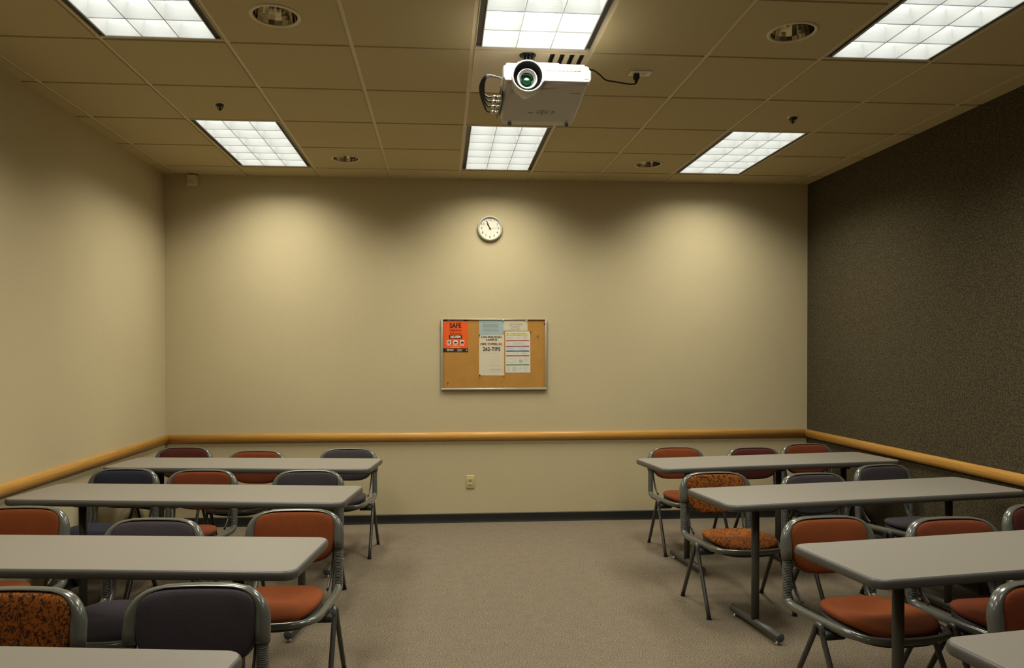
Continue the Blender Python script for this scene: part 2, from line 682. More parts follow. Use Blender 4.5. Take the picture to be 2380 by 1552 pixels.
def make_spr():
    root = empty('sprinkler', (0, 0, 0))
    MB().lathe([(0.0005, -0.0015), (0.034, -0.003), (0.036, 0.0)], 24).build('escutcheon', M_ring, root)
    b = MB()
    b.lathe([(0.010, -0.001), (0.012, -0.010), (0.007, -0.014), (0.006, -0.040), (0.0005, -0.041)], 12)
    for s_ in (-1, 1):
        b.tube(smooth_path([(s_ * 0.008, 0, -0.010), (s_ * 0.015, 0, -0.020), (s_ * 0.010, 0, -0.032), (0, 0, -0.038)]), 0.0025, 6)
    b.build('frame', M_spr, root)
    b = MB()
    b.lathe([(0.009, -0.006), (0.026, -0.008), (0.027, -0.012), (0.009, -0.013)], 20)
    b.build('deflector', M_spr, root)
    return root


proto = make_spr()
for n, (i, j, lab) in enumerate([(-3, 2, 'small dark pendent sprinkler head in front of the back left light'), (3, 2, 'small dark pendent sprinkler head in front of the back right light')]):
    o = proto if n == 0 else copy_tree(proto)
    o.location = (X0 + T * (i + 0.5), J0 - T * (j + 0.5), HC)
    tag(o, lab, 'sprinkler', 'ceiling sprinkler heads')

# ------------------------------------------------------------------ motion sensor high in the back left corner
M_sens = mat('sensor_plastic', (0.68, 0.60, 0.42), 0.45)
root = empty('motion_sensor', (-2.135, WY, 2.985), label='small off-white motion sensor box high on the back wall near the left corner', cat='sensor')
b = MB()
sp = [(-0.045, 0.0), (-0.045, -0.018), (-0.030, -0.055), (0.030, -0.055), (0.045, -0.018), (0.045, 0.0)]
b.rings([[(x, y, z) for x, y in sp] for z in (-0.042, 0.045)], smooth=False)
b.build('case', M_sens, root)
b = MB().bbox(-0.022, 0.022, -0.060, -0.050, -0.032, 0.004, 0.004)
b.build('lens', mat('sensor_lens', (0.5, 0.44, 0.33), 0.3), root)

# ------------------------------------------------------------------ wall outlet
M_ivory = mat('ivory_plastic', (0.55, 0.46, 0.20), 0.35)
M_slot = mat('outlet_slot', (0.03, 0.025, 0.015), 0.5)


def outlet_parts(root, w=0.072, h=0.117):
    MB().bbox(-w / 2, w / 2, -0.007, 0, -h / 2, h / 2, 0.003).build('cover_plate', M_ivory, root)
    for s_ in (-1, 1):
        b = MB()
        b.bbox(-0.017, 0.017, -0.009, -0.005, s_ * 0.0195 - 0.014, s_ * 0.0195 + 0.014, 0.0018)
        r = b.build('receptacle', M_ivory, root)
        b = MB()
        for dx in (-0.0065, 0.0065):
            b.box(dx - 0.0014, dx + 0.0014, -0.0094, -0.0086, s_ * 0.0195 - 0.001, s_ * 0.0195 + 0.008)
        b.bbox(-0.003, 0.003, -0.0094, -0.0086, s_ * 0.0195 - 0.0105, s_ * 0.0195 - 0.0045, 0.0003)
        b.build('slot', M_slot, r)
    MB().lathe([(0.0, 0.0), (0.003, 0.0), (0.003, 0.001)], 10, Matrix.Translation((0, -0.008, 0)) @ Matrix.Rotation(pi / 2, 4, 'X')).build('screw', M_glide, root)


root = empty('wall_outlet', (0.2525, WY, 0.360), label='ivory duplex power outlet low on the back wall above the black baseboard', cat='outlet')
outlet_parts(root)

# ------------------------------------------------------------------ clock
root = empty('wall_clock', (0.4285, WY, 2.606), label='round grey-rimmed wall clock with white face on the back wall', cat='clock')
RX = Matrix.Rotation(pi / 2, 4, 'X')      # local z -> world -y
M_rim = mat('clock_rim', (0.50, 0.48, 0.37), 0.35)
M_face = mat('clock_face', (0.80, 0.76, 0.62), 0.5)
M_ink = mat('black_ink', (0.02, 0.02, 0.015), 0.6)
MB().lathe([(0.112, 0.0), (0.114, 0.014), (0.111, 0.026), (0.104, 0.034), (0.098, 0.034), (0.094, 0.026), (0.094, 0.018)], 64, RX).build('case', M_rim, root)
MB().lathe([(0.0005, 0.0185), (0.095, 0.0185)], 64, RX).build('face', M_face, root)
for h in range(1, 13):
    a = radians(90 - h * 30)
    MB().text(str(h), 0.032, 0.075 * cos(a), 0.075 * sin(a), 0.0195, RX).build('numeral', M_ink, root)
def hand(ang, L1, L0, w0, w1, z, name, m):
    Mh = RX @ Matrix.Rotation(-radians(ang), 4, 'Z')
    MB().add([(-w0, -L0, z), (w0, -L0, z), (w1, L1, z), (-w1, L1, z), (-w0, -L0, z + 0.0008), (w0, -L0, z + 0.0008), (w1, L1, z + 0.0008), (-w1, L1, z + 0.0008)],
             [(0, 1, 2, 3), (4, 5, 6, 7), (0, 1, 5, 4), (1, 2, 6, 5), (2, 3, 7, 6), (3, 0, 4, 7)], False, 0, Mh).build(name, m, root)
hand(328, 0.052, 0.012, 0.0042, 0.0034, 0.021, 'hour_hand', M_ink)
hand(337, 0.078, 0.014, 0.0032, 0.0022, 0.0225, 'minute_hand', M_ink)
hand(82, 0.070, 0.015, 0.0008, 0.0006, 0.024, 'second_hand', mat('second_red', (0.35, 0.06, 0.03), 0.5))
MB().lathe([(0.006, 0.018), (0.006, 0.0255), (0.0005, 0.0262)], 16, RX).build('hub', M_ink, root)

# ------------------------------------------------------------------ bulletin board
BX0, BX1, BZ0, BZ1 = -0.006, 0.936, 1.176, 1.806
root = empty('bulletin_board', ((BX0 + BX1) / 2, WY, (BZ0 + BZ1) / 2), label='framed cork bulletin board with posters hung on the back wall under the clock', cat='bulletin board')
M_alu = mat('board_aluminium', (0.60, 0.57, 0.48), 0.35, 0.6)
CK = (0.46, 0.235, 0.055)
M_cork = speckle('cork', [(0.3, sc(CK, 0.75)), (0.7, sc(CK, 1.2))], 220, 0.95, 0.5, 5, 0.1, (9, 0.93, 1.05))
hx, hz = (BX1 - BX0) / 2, (BZ1 - BZ0) / 2
MB().box(-hx + 0.01, hx - 0.01, -0.014, -0.001, -hz + 0.01, hz - 0.01).build('cork_panel', M_cork, root)
FWD = 0.017
b = MB()
b.bbox(-hx, hx, -0.024, 0, hz - 0.008, hz, 0.003)
b.bbox(-hx, hx, -0.026, 0, -hz, -hz + FWD, 0.003)
b.bbox(-hx, -hx + FWD, -0.024, 0, -hz + 0.004, hz - 0.003, 0.003)
b.bbox(hx - FWD, hx, -0.024, 0, -hz + 0.004, hz - 0.004, 0.003)
b.build('frame', M_alu, root)
for sx_ in (-1, 1):
    for sz_ in (-1, 1):
        MB().lathe([(0.0003, 0.0), (0.0035, 0.0), (0.0035, -0.002)][::-1], 10, Matrix.Translation((sx_ * (hx - 0.05), -0.0255, sz_ * (hz - 0.0055))) @ Matrix.Rotation(pi / 2, 4, 'X')).build('screw', M_slot, root)

# papers: pixel rectangles were read off the board; here real sizes on the board
FZ = WY - 0.0145
def px(u):
    return BX0 + (u - 1024) / (1270 - 1024) * (BX1 - BX0)
def pz(v):
    return BZ1 - (v - 742) / (906.5 - 742) * (BZ1 - BZ0)

M_paper = mat('white_paper', (0.70, 0.66, 0.52), 0.7)
M_blackp = mat('poster_black', (0.02, 0.018, 0.015), 0.5)
M_orange = mat('poster_orange', (0.80, 0.105, 0.008), 0.5)
M_white = mat('print_white', (0.78, 0.74, 0.62), 0.6)
M_grey = mat('print_grey', (0.26, 0.26, 0.22), 0.7)
M_lgrey = mat('print_light_grey', (0.45, 0.43, 0.36), 0.7)
M_red = mat('print_red', (0.55, 0.06, 0.045), 0.6)
M_brown = mat('print_brown', (0.22, 0.030, 0.008), 0.6)


def paper(name, u0, u1, v0, v1, m, label, cat='poster', bow=0.0015, tilt=0.0, lift=0.0):
    """a thin sheet standing just off the cork; returns root and a matrix for flat print in px units"""
    x0, x1, z1, z0 = px(u0), px(u1), pz(v0), pz(v1)
    cx, cz = (x0 + x1) / 2, (z0 + z1) / 2
    root_ = empty(name, (cx, FZ - lift, cz), label=label, cat=cat)
    root_.rotation_euler = (0, tilt, 0)
    W, H = x1 - x0, z1 - z0
    MB().box(-W / 2, W / 2, -0.0009, -0.0002, -H / 2, H / 2).build('sheet', m, root_)
    S = (x1 - x0) / (u1 - u0)
    SZ = (z1 - z0) / (v1 - v0)
    uc, vc = (u0 + u1) / 2, (v0 + v1) / 2
    # maps (u, v, layer) of the print to local coordinates
    Mp = Matrix(((S, 0, 0, -uc * S), (0, 0, -0.0004, -0.0009), (0, -SZ, 0, vc * SZ), (0, 0, 0, 1)))
    return root_, Mp


def pr(b, Mp, u0, u1, v0, v1, layer=1, mi=0):
    b.add([(u0, v0, layer), (u1, v0, layer), (u1, v1, layer), (u0, v1, layer)], [(0, 1, 2, 3)], False, mi, Mp)


def tx(b, Mp, s_, size, u, v, layer=2, bold=0.0, ws=1.0, mi=0, align='CENTER'):
    if bold and 'M' in s_:
        for du in (-0.16, 0.0, 0.16):
            tx(b, Mp, s_, size, u + du, v, layer, 0.0, ws, mi, align)
        return
    b.text(s_, size, 0, 0, 0, Mp @ Matrix.Translation((u, v, layer)) @ Matrix.Scale(-1, 4, (0, 1, 0)), bold=bold, mi=mi, wscale=ws, align=align)


def lines(b, Mp, u0, u1, v0, v1, n, th=0.45, layer=1, mi=0, rag=0.25):
    for k in range(n):
        v = v0 + (v1 - v0) * (k + 0.5) / n
        e = u1 - (u1 - u0) * rag * random.random()
        u = u0
        while u < e - 1:
            wl = min(random.uniform(1.2, 4.5), e - u)
            pr(b, Mp, u, u + wl, v - th / 2, v + th / 2, layer, mi)
            u += wl + 0.7


# 1 orange SAFE poster
r_, Mp = paper('poster', 1029, 1086, 743, 818.5, M_orange, 'orange and black SAFE Nighttime Services poster pinned at the left of the board')
for nm_, q in (('header_band', (1029, 1086, 743, 747.2)), ('footer_band', (1029, 1086, 810, 818.5)), ('number_box', (1042.5, 1072.8, 779.6, 787.4))):
    b = MB()
    pr(b, Mp, *q)
    b.build(nm_, M_blackp, r_)
b = MB()
tx(b, Mp, 'SAFE', 15.5, 1057.5, 758, bold=0.5, ws=0.83)
b.build('title_lettering', M_blackp, r_)
b = MB()
tx(b, Mp, 'Nighttime', 8.0, 1057.5, 768.3, bold=0.1, ws=0.86)
tx(b, Mp, 'Services', 8.0, 1057.5, 776, bold=0.1, ws=0.98)
b.build('brown_lettering', M_brown, r_)
b = MB()
tx(b, Mp, '262-5000', 6.6, 1057.6, 783.4, layer=3, bold=0.25, ws=0.95)
b.build('number_lettering', M_white, r_)
b = MB()
tx(b, Mp, 'UNIVERSITY OF WISCONSIN-MADISON', 2.9, 1057.5, 745.3, layer=3, bold=0.05, ws=0.72)
b.build('header_lettering', M_white, r_)
for uc in (1042, 1057.5, 1073):
    b = MB()
    b.add([(uc + x_, 796 + y_, 1.5) for x_, y_ in round_rect(4.8, 4.8, 1.6, 4)], [tuple(range(20))], False, 0, Mp)
    b.build('icon_tile', M_white, r_)
b = MB()
lines(b, Mp, 1037.5, 1046.5, 802, 803.6, 1, 1.2, 1.5, 0, 0)
lines(b, Mp, 1051.5, 1063.5, 802, 803.6, 1, 1.2, 1.5, 0, 0)
lines(b, Mp, 1067.5, 1078.5, 802, 803.6, 1, 1.2, 1.5, 0, 0)
lines(b, Mp, 1046.5, 1068, 806.6, 808, 1, 1.0, 1.5, 0, 0)
b.add([(1037.5, 811.2, 2), (1039, 811.2, 2), (1040.2, 814.2, 2), (1041.4, 811.2, 2), (1043, 811.2, 2), (1040.8, 816.2, 2), (1039.6, 816.2, 2)], [(0, 1, 2, 5, 6), (2, 3, 4, 5)], False, 0, Mp)
lines(b, Mp, 1043.5, 1053, 811.4, 816, 3, 0.7, 2, 0, 0.1)
lines(b, Mp, 1062, 1073, 811.4, 817, 3, 0.7, 2, 0, 0.1)
b.build('small_print', M_white, r_)
b = MB()
for du in (-1.7, 1.7):     # two people walking
    pr(b, Mp, 1042 + du - 1.0, 1042 + du + 1.0, 794.2, 799.0, 3)
    pr(b, Mp, 1042 + du - 0.8, 1042 + du + 0.8, 792.2, 793.7, 3)
b.build('walker_pictogram', M_blackp, r_)
b = MB()
pr(b, Mp, 1054.2, 1061, 796.0, 798.6, 3)       # a car
pr(b, Mp, 1055.4, 1059.8, 794.6, 796.0, 3)
b.build('car_pictogram', M_blackp, r_)
b = MB()
pr(b, Mp, 1070.2, 1076.2, 794.2, 798.6, 3)     # a bus
pr(b, Mp, 1069.8, 1071.2, 798.0, 799.4, 3)
pr(b, Mp, 1075.2, 1076.6, 798.0, 799.4, 3)
b.build('bus_pictogram', M_blackp, r_)

# 2 blue notice
M_blue = mat('pale_blue_paper', (0.33, 0.43, 0.42), 0.7)
r_, Mp = paper('notice', 1112, 1168.5, 743.8, 778.5, M_blue, 'pale blue typed notice at the top middle of the cork board', 'notice', lift=0.0006)
b = MB()
lines(b, Mp, 1121, 1158, 749.5, 751.5, 1, 0.5)
lines(b, Mp, 1120.5, 1157.5, 753.5, 762, 5, 0.75, rag=0.05)
lines(b, Mp, 1120.5, 1157.5, 764, 771.5, 4, 0.7, rag=0.1)
lines(b, Mp, 1120.5, 1136, 774.6, 776, 1, 0.5)
b.build('print', M_grey, r_)

# 3 lost and found
r_, Mp = paper('notice', 1168.5, 1225, 744.5, 769.3, mat('cream_paper', (0.60, 0.53, 0.38), 0.7), 'cream Lost and Found notice at the top of the board, right of the blue notice', 'notice', tilt=0.01)
b = MB()
tx(b, Mp, 'LOST & FOUND', 5.2, 1197, 754.7, bold=0.02, ws=0.84)
tx(b, Mp, 'is Located in', 4.8, 1196, 760, bold=0.02, ws=0.92)
tx(b, Mp, 'Room 1261', 4.8, 1196.5, 765.4, bold=0.02, ws=0.98)
b.build('print', M_grey, r_)

# 4 crime stoppers
r_, Mp = paper('poster', 1112, 1170, 778.6, 873, mat('ivory_paper', (0.62, 0.56, 0.40), 0.7), 'tall cream CAMPUS 262-TIPS poster in the middle of the board', tilt=0.006)
b = MB()
tx(b, Mp, 'UW-MADISON', 7.2, 1140.5, 784.3, bold=0.03, ws=1.0)
tx(b, Mp, 'CAMPUS', 7.0, 1140.5, 790.8, bold=0.03, ws=0.98)
b.build('heading_lettering', M_blackp, r_)
b = MB()
tx(b, Mp, '262-TIPS', 12.2, 1140.8, 812.2, bold=0.28, ws=0.92)
b.build('number_lettering', M_blackp, r_)
b = MB()
tx(b, Mp, 'CRIME  STOPPERS, INC.', 7.4, 1140.5, 800.6, bold=0.1, ws=0.68)
b.build('red_lettering', M_red, r_)
b = MB()
lines(b, Mp, 1119, 1160, 820, 821.6, 1, 0.5)
lines(b, Mp, 1137.5, 1166, 829.5, 831, 1, 0.5)
lines(b, Mp, 1137.5, 1166, 836, 838, 1, 0.5)
lines(b, Mp, 1137.5, 1160, 842.5, 844, 1, 0.5)
lines(b, Mp, 1137.5, 1164, 849, 851, 1, 0.5)
lines(b, Mp, 1136.5, 1166, 857, 861, 2, 0.9, rag=0.05)
lines(b, Mp, 1142, 1162, 862.8, 864.5, 1, 0.6)
b.build('grey_print', M_lgrey, r_)

# 5 emergency chart
r_, Mp = paper('poster', 1173, 1231, 771, 866.5, mat('chart_paper', (0.64, 0.63, 0.52), 0.7), 'white emergency chart with red, purple, blue and green bars at the right of the board', tilt=-0.004)
bars = [('yellow_bar', (0.62, 0.55, 0.04), 1174.5, 1226.5, 777.8, 781.2), ('red_bar', (0.50, 0.09, 0.05), 1174.5, 1228.5, 790.6, 793.6),
        ('purple_bar', (0.26, 0.06, 0.16), 1174.5, 1228.5, 804.2, 807.0), ('blue_bar', (0.05, 0.12, 0.28), 1174.5, 1228.5, 815, 817.8),
        ('red_bar', (0.42, 0.04, 0.035), 1174.5, 1228.5, 825.8, 828.6), ('green_bar', (0.14, 0.24, 0.06), 1174.5, 1228.5, 847, 849.8)]
for nme, colr, a, c, d, e in bars:
    b = MB()
    pr(b, Mp, a, c, d, e)
    b.build(nme, mat(nme, colr, 0.6), r_)
b = MB()
tx(b, Mp, 'Emergency Response Guide', 4.0, 1203, 775.4, bold=0.03, ws=0.80)
b.add([(1176.8, 773.6, 2), (1180.4, 773.6, 2), (1180.4, 775.6, 2), (1178.6, 777.4, 2), (1176.8, 775.6, 2)], [(0, 1, 2, 3, 4)], False, 0, Mp)
lines(b, Mp, 1188, 1215, 779, 780.2, 1, 0.5, 2)
for v0 in (792.1, 805.6, 816.4, 827.2, 848.4):
    pr(b, Mp, 1190, 1212, v0 - 0.35, v0 + 0.35, 2)
b.build('dark_print', M_grey, r_)
b = MB()
for (a, c, d, e, n_) in [(1176, 1193, 783.5, 788.5, 3), (1199, 1210, 784, 787.5, 2), (1215, 1225, 783, 788.5, 4), (1176, 1183, 796, 801.5, 3), (1190, 1222, 795.5, 802.5, 4),
                         (1176, 1196, 809, 813, 3), (1204, 1226, 809, 813.5, 3), (1176, 1183, 820, 824, 2), (1190, 1205, 820, 823.5, 2), (1211, 1226, 820, 824, 3),
                         (1176, 1182, 831, 844, 5), (1185, 1191, 832, 838, 3), (1194, 1199, 831, 839, 3), (1202, 1212, 831, 834, 2), (1216, 1226, 831, 842, 5), (1184, 1199, 840.5, 844, 2),
                         (1177, 1184, 852, 863, 6), (1189, 1201, 852, 864, 7), (1205, 1212, 853, 861, 4), (1215, 1226, 852, 864, 5)]:
    lines(b, Mp, a, c, d, e, n_, 0.6)
b.build('grey_print', M_lgrey, r_)
b = MB()
pr(b, Mp, 1205, 1213, 836.5, 843.5)
b.build('lilac_box', mat('lilac', (0.42, 0.41, 0.50), 0.6), r_)

# push pins
M_pinw = mat('white_pin', (0.85, 0.85, 0.8), 0.2)
M_pind = mat('dark_pin', (0.02, 0.015, 0.012), 0.3)
M_pinr = mat('maroon_pin', (0.12, 0.02, 0.015), 0.3)
def make_pin():
    r = empty('push_pin', (0, 0, 0))
    MB().lathe([(0.0003, 0.0135), (0.0040, 0.0130), (0.0046, 0.0110), (0.0030, 0.0090), (0.0028, 0.0040), (0.0050, 0.0020), (0.0052, 0.0008), (0.0010, 0.0003)], 14, RX).build('head', M_pinw, r)
    MB().lathe([(0.0008, 0.001), (0.0008, -0.0100)], 6, RX).build('needle', M_glide, r)
    return r
pins = [(1083, 814.5, M_pinw, 'white push pin at the lower right of the orange poster'),
        (1222.5, 745.4, M_pinw, 'white push pin at the upper right of the Lost and Found notice'),
        (1167.5, 745.0, M_pinw, 'white push pin where the blue and cream notices meet'),
        (1113, 779.3, M_pind, 'black push pin at the upper left of the 262-TIPS poster'),
        (1231.5, 771.6, M_pind, 'dark push pin at the upper right of the emergency chart'),
        (1169.5, 872.0, M_pinw, 'white push pin at the lower right of the 262-TIPS poster'),
        (1113.5, 871.8, M_pind, 'dark push pin at the lower left of the 262-TIPS poster'),
        (1248.5, 781.2, M_pinr, 'maroon push pin alone on bare cork at the right of the board'),
        (1039.5, 888.8, M_pinr, 'maroon push pin alone on bare cork at the lower left of the board'),
        (1269 - 5, 752, M_pind, 'dark push pin alone near the upper right corner of the board')]
proto = make_pin()
for n, (u, v, m, lab) in enumerate(pins):
    o = proto if n == 0 else copy_tree(proto)
    o.location = (px(u), FZ - 0.0011, pz(v))
    for c_ in children(o):
        if c_.name.startswith('head'):
            c_.material_slots[0].link = 'OBJECT'
            c_.material_slots[0].material = m
    tag(o, lab, 'push pin', 'push pins in the cork board')

# ------------------------------------------------------------------ tables
TW, TD, TZ, TT = 1.83, 0.492, 0.735, 0.034


def make_table(extra=None):
    root = empty('training_table', (0, 0, 0))
    # laminate top
    ed = 0.009
    o1 = round_rect(TW / 2 - ed, TD / 2 - ed, 0.045)
    MB().rings([[(x, y, TZ - 0.020) for x, y in o1], [(x, y, TZ) for x, y in o1]], smooth=False).build('tabletop', M_lam, root)
    # bullnose vinyl edge
    rings = []
    for k in range(9):
        a = pi / 2 - pi * k / 8
        off = ed * cos(a)
        oo = round_rect(TW / 2 - ed + off, TD / 2 - ed + off, 0.045 + off)
        rings.append([(x, y, TZ - 0.0008 - TT / 2 + (TT / 2) * sin(a)) for x, y in oo])
    oo = round_rect(TW / 2 - ed - 0.012, TD / 2 - ed - 0.012, 0.035)
    rings.append([(x, y, TZ - TT) for x, y in oo])
    b = MB().rings(rings, cap0=False, cap1=True)
    b.build('edge_band', M_edge, root)
    # under rail
    MB().box(-0.60, 0.60, -0.02, 0.02, TZ - TT - 0.030, TZ - TT + 0.001).build('under_rail', M_post, root)
    for xx in [-0.62, 0.62] + ([extra] if extra is not None else []):
        b = MB()
        b.tube([(xx, 0, 0.055), (xx, 0, TZ - TT - 0.006)], 0.021, 20)
        b.bbox(xx - 0.05, xx + 0.05, -0.17, 0.17, TZ - TT - 0.012, TZ - TT + 0.001, 0.003)
        b.bbox(xx - 0.035, xx + 0.035, -0.035, 0.035, TZ - TT - 0.05, TZ - TT - 0.01, 0.006)
        lg = b.build('leg', M_post, root)
        b = MB()
        rr = 0.0225
        b.tube([(xx, -0.235, 0.042), (xx, -0.232, 0.042), (xx, 0.232, 0.042), (xx, 0.235, 0.042)], [rr - 0.003, rr, rr, rr - 0.003], 20)
        b.build('foot', M_post, lg)
        for s_ in (-1, 1):
            MB().lathe([(0.0005, 0.0), (0.013, 0.0), (0.015, 0.006), (0.006, 0.012), (0.005, 0.026)], 14, Matrix.Translation((xx, s_ * 0.205, 0))).build('glide', M_glide, lg)
    return root


proto_t = make_table()
TABLES = [  # corner nearest the aisle on the front edge, angle, side
    ('L', -0.478, 4.855, -6.3, 'grey laminate table on the left, farthest back near the back wall'),
    ('L', -0.507, 3.762, -7.1, 'grey laminate table on the left, second from the back wall'),
    ('L', -0.515, 2.583, -6.2, 'grey laminate table on the left with the rust chair tucked behind its corner'),
    ('L', -0.560, 1.428, -7.0, 'grey laminate table cut by the bottom left corner of the frame'),
    ('R', 1.458, 4.700, 7.2, 'grey laminate table on the right, farthest back near the back wall'),
    ('R', 1.440, 3.534, 8.0, 'grey laminate table on the right with an orange patterned chair behind its end'),
    ('R', 1.459, 2.330, 7.8, 'grey laminate table on the right with its steel post in the foreground'),
    ('R', 1.400, 1.375, 8.0, 'grey laminate table cut by the bottom right corner of the frame'),
]
first = True
for side, cx, cy, ang, lab in TABLES:
    a = radians(ang)
    ex, ey = Vector((cos(a), sin(a))), Vector((-sin(a), cos(a)))
    s_ = -1 if side == 'L' else 1
    ctr = Vector((cx, cy)) + ex * (s_ * TW / 2) + ey * (TD / 2)
    if lab.startswith('grey laminate table on the right, farthest'):
        o = make_table(0.09)
    elif first:
        o = proto_t
        first = False
    else:
        o = copy_tree(proto_t)
    o.location = (ctr.x, ctr.y, 0)
    o.rotation_euler = (0, 0, a)
    tag(o, lab, 'table', 'training tables in rows')

# ------------------------------------------------------------------ chairs
def ring_outline(pts, N=None):
    return pts


def back_y(x, z):
    """surface of the backrest: leans back with height, wraps forward at the sides"""
    return 0.298 + (z - 0.49) * 0.17 - 0.55 * x * x


def make_chair():
    root = empty('stacking_chair', (0, 0, 0))
    # --- backrest pad: outline in x,z
    n = 56
    zt, zb = 0.727, 0.487
    def outline(scale):
        pts = []
        zc, hz_ = (zt + zb) / 2, (zt - zb) / 2
        for k in range(n):
            a = 2 * pi * k / n
            c, s_ = cos(a), sin(a)
            e = 2 / 5.2 if s_ > 0 else 2 / 3.4
            x = 0.192 * math.copysign(abs(c) ** e, c)
            z = hz_ * math.copysign(abs(s_) ** e, s_)
            if z < 0:
                x *= 1 - 0.13 * (-z / hz_) ** 1.5
            pts.append((x * scale, zc + z * scale))
        return pts
    rings = []
    for scale, dep in ((0.02, 0.016), (0.6, 0.016), (0.97, 0.014), (1.0, 0.008), (1.0, -0.004), (0.985, -0.012), (0.95, -0.0165), (0.85, -0.020), (0.6, -0.024), (0.3, -0.026), (0.02, -0.0265)):
        rings.append([(x, back_y(x, z) + dep, z) for x, z in outline(scale)])
    MB().rings(rings).build('backrest', FAB['rust'], root)
    # --- grey shell: wide sides, thin top
    path, rad, rdp = [], [], []
    for side in (1,):
        pass
    pp = [(0.213, 0.560), (0.2125, 0.60), (0.2105, 0.64)]
    arc_c, ar = (0.118, 0.640), 0.0925
    for k in range(1, 9):
        a = radians(90 * k / 9)
        pp.append((arc_c[0] + ar * cos(a), arc_c[1] + ar * sin(a) * 0.97))
    pp += [(0.112, 0.7325), (0.06, 0.734), (0.0, 0.7345)]
    full = pp + [(-x, z) for x, z in pp[:-1]][::-1]
    L_ = len(full)
    for i, (x, z) in enumerate(full):
        k = min(i, L_ - 1 - i)
        t = min(max((k - 2) / 8, 0), 1)
        rad.append(0.026 * (1 - t) + 0.0055 * t)
        rdp.append(0.024 * (1 - t) + 0.019 * t)
        path.append((x, back_y(x, z) + 0.012, z))
    b = MB()
    # ellipse with its long axis in the plane of the back
    rings = []
    m = 16
    for i, p in enumerate(path):
        p = Vector(p)
        t = (Vector(path[min(i + 1, L_ - 1)]) - Vector(path[max(i - 1, 0)])).normalized()
        d = Vector((0, 1, 0))
        d = (d - t * d.dot(t)).normalized()
        nrm = t.cross(d)
        rings.append([p + nrm * (rad[i] * cos(2 * pi * k / m)) + d * (rdp[i] * sin(2 * pi * k / m)) for k in range(m)])
    b.rings(rings)
    # plate behind the pad
    pl = []
    for sc_, dep in ((0.02, 0.030), (0.7, 0.030), (0.98, 0.028), (1.04, 0.022), (1.04, 0.016), (0.9, 0.014), (0.02, 0.014)):
        pl.append([(x, back_y(x, z) + dep, z) for x, z in outline(sc_)])
    b.rings(pl)
    b.build('back_shell', M_plast, root)
    # --- ribbed bellows
    for s_ in (-1, 1):
        prof = [(0.016, 0.388)]
        z = 0.392
        while z < 0.560:
            prof += [(0.0172, z), (0.0206, z + 0.0012), (0.0206, z + 0.0038), (0.0172, z + 0.0050)]
            z += 0.0072
        prof.append((0.016, 0.568))
        b = MB()
        rings = []
        for r, zz in prof:
            t = (zz - 0.388) / 0.18
            cx, cy = s_ * (0.214 - 0.001 * t), 0.300 + 0.0 * t + 0.0 + (0.0 if t < 0 else 0.0) + 0.0
            cy = 0.297 + 0.004 * t
            rings.append([(cx + r * cos(2 * pi * k / 14), cy + r * 1.05 * sin(2 * pi * k / 14), zz) for k in range(14)])
        b.rings(rings)
        b.build('bellows', M_bel, root)
        # stay behind the bellows
        b = MB().tube(smooth_path([(s_ * 0.187, 0.325, 0.575), (s_ * 0.183, 0.318, 0.50), (s_ * 0.176, 0.290, 0.42), (s_ * 0.168, 0.245, 0.372)]), 0.006, 8, ry=0.014, upv=(0, 1, 0))
        b.build('stay', M_leg, root)
    # --- seat frame tube
    half = [(0.214, 0.297, 0.395), (0.214, 0.288, 0.374), (0.213, 0.258, 0.361), (0.211, 0.20, 0.360), (0.209, 0.08, 0.366), (0.206, -0.06, 0.374), (0.198, -0.145, 0.381), (0.170, -0.205, 0.384), (0.115, -0.236, 0.385), (0.05, -0.246, 0.384), (0, -0.248, 0.384)]
    fp = smooth_path(half + [(-x, y, z) for x, y, z in half[:-1]][::-1], 5)
    fk = [max(0, min(1, (-p.y - 0.10) / 0.12)) for p in fp]
    MB().tube(fp, 0.0195, 14, ry=[0.0195 - 0.0055 * k for k in fk], upv=(0, 0.25, 1)).build('seat_frame', M_plast, root)
    # --- seat cushion
    n2 = 56
    def so(scale):
        pts = []
        yc, hy_ = -0.022, 0.218
        for k in range(n2):
            a = 2 * pi * k / n2
            c, s_ = cos(a), sin(a)
            e = 2 / 2.9
            x = 0.192 * math.copysign(abs(c) ** e, c)
            y = hy_ * math.copysign(abs(s_) ** e, s_)
            if y > 0:
                x *= 1 - 0.10 * (y / hy_) ** 2
            pts.append((x * scale, yc + y * scale))
        return pts
    def top(x, y):
        z = 0.424
        z -= 0.020 * math.exp(-((y - 0.05) / 0.11) ** 2) * math.exp(-(x / 0.13) ** 2)   # dish
        z += 0.010 * math.exp(-((y + 0.12) / 0.06) ** 2) * math.exp(-(x / 0.16) ** 2)
        f = max(0, (-y - 0.13) / 0.11)
        z -= 0.014 * f * f
        z += 0.012 * (x / 0.2) ** 2
        return z
    rings = []
    for scale, dz in ((0.02, None), (0.5, None), (0.96, -0.036), (0.995, -0.031), (1.01, -0.021), (0.995, -0.012), (0.96, -0.006), (0.88, -0.003), (0.7, 0), (0.5, 0), (0.3, 0), (0.12, 0), (0.02, 0)):
        if dz is None:
            rings.append([(x, y, 0.378) for x, y in so(scale)])
        else:
            rings.append([(x, y, top(x, y) + dz) for x, y in so(scale)])
    MB().rings(rings).build('seat', FAB['rust'], root)
    # --- dark pan under the seat
    rings = []
    for scale, z in ((0.02, 0.336), (0.75, 0.338), (0.95, 0.352), (0.985, 0.366), (0.98, 0.388), (0.02, 0.388)):
        rings.append([(x, y, z) for x, y in so(scale)])
    MB().rings(rings).build('seat_pan', M_under, root)
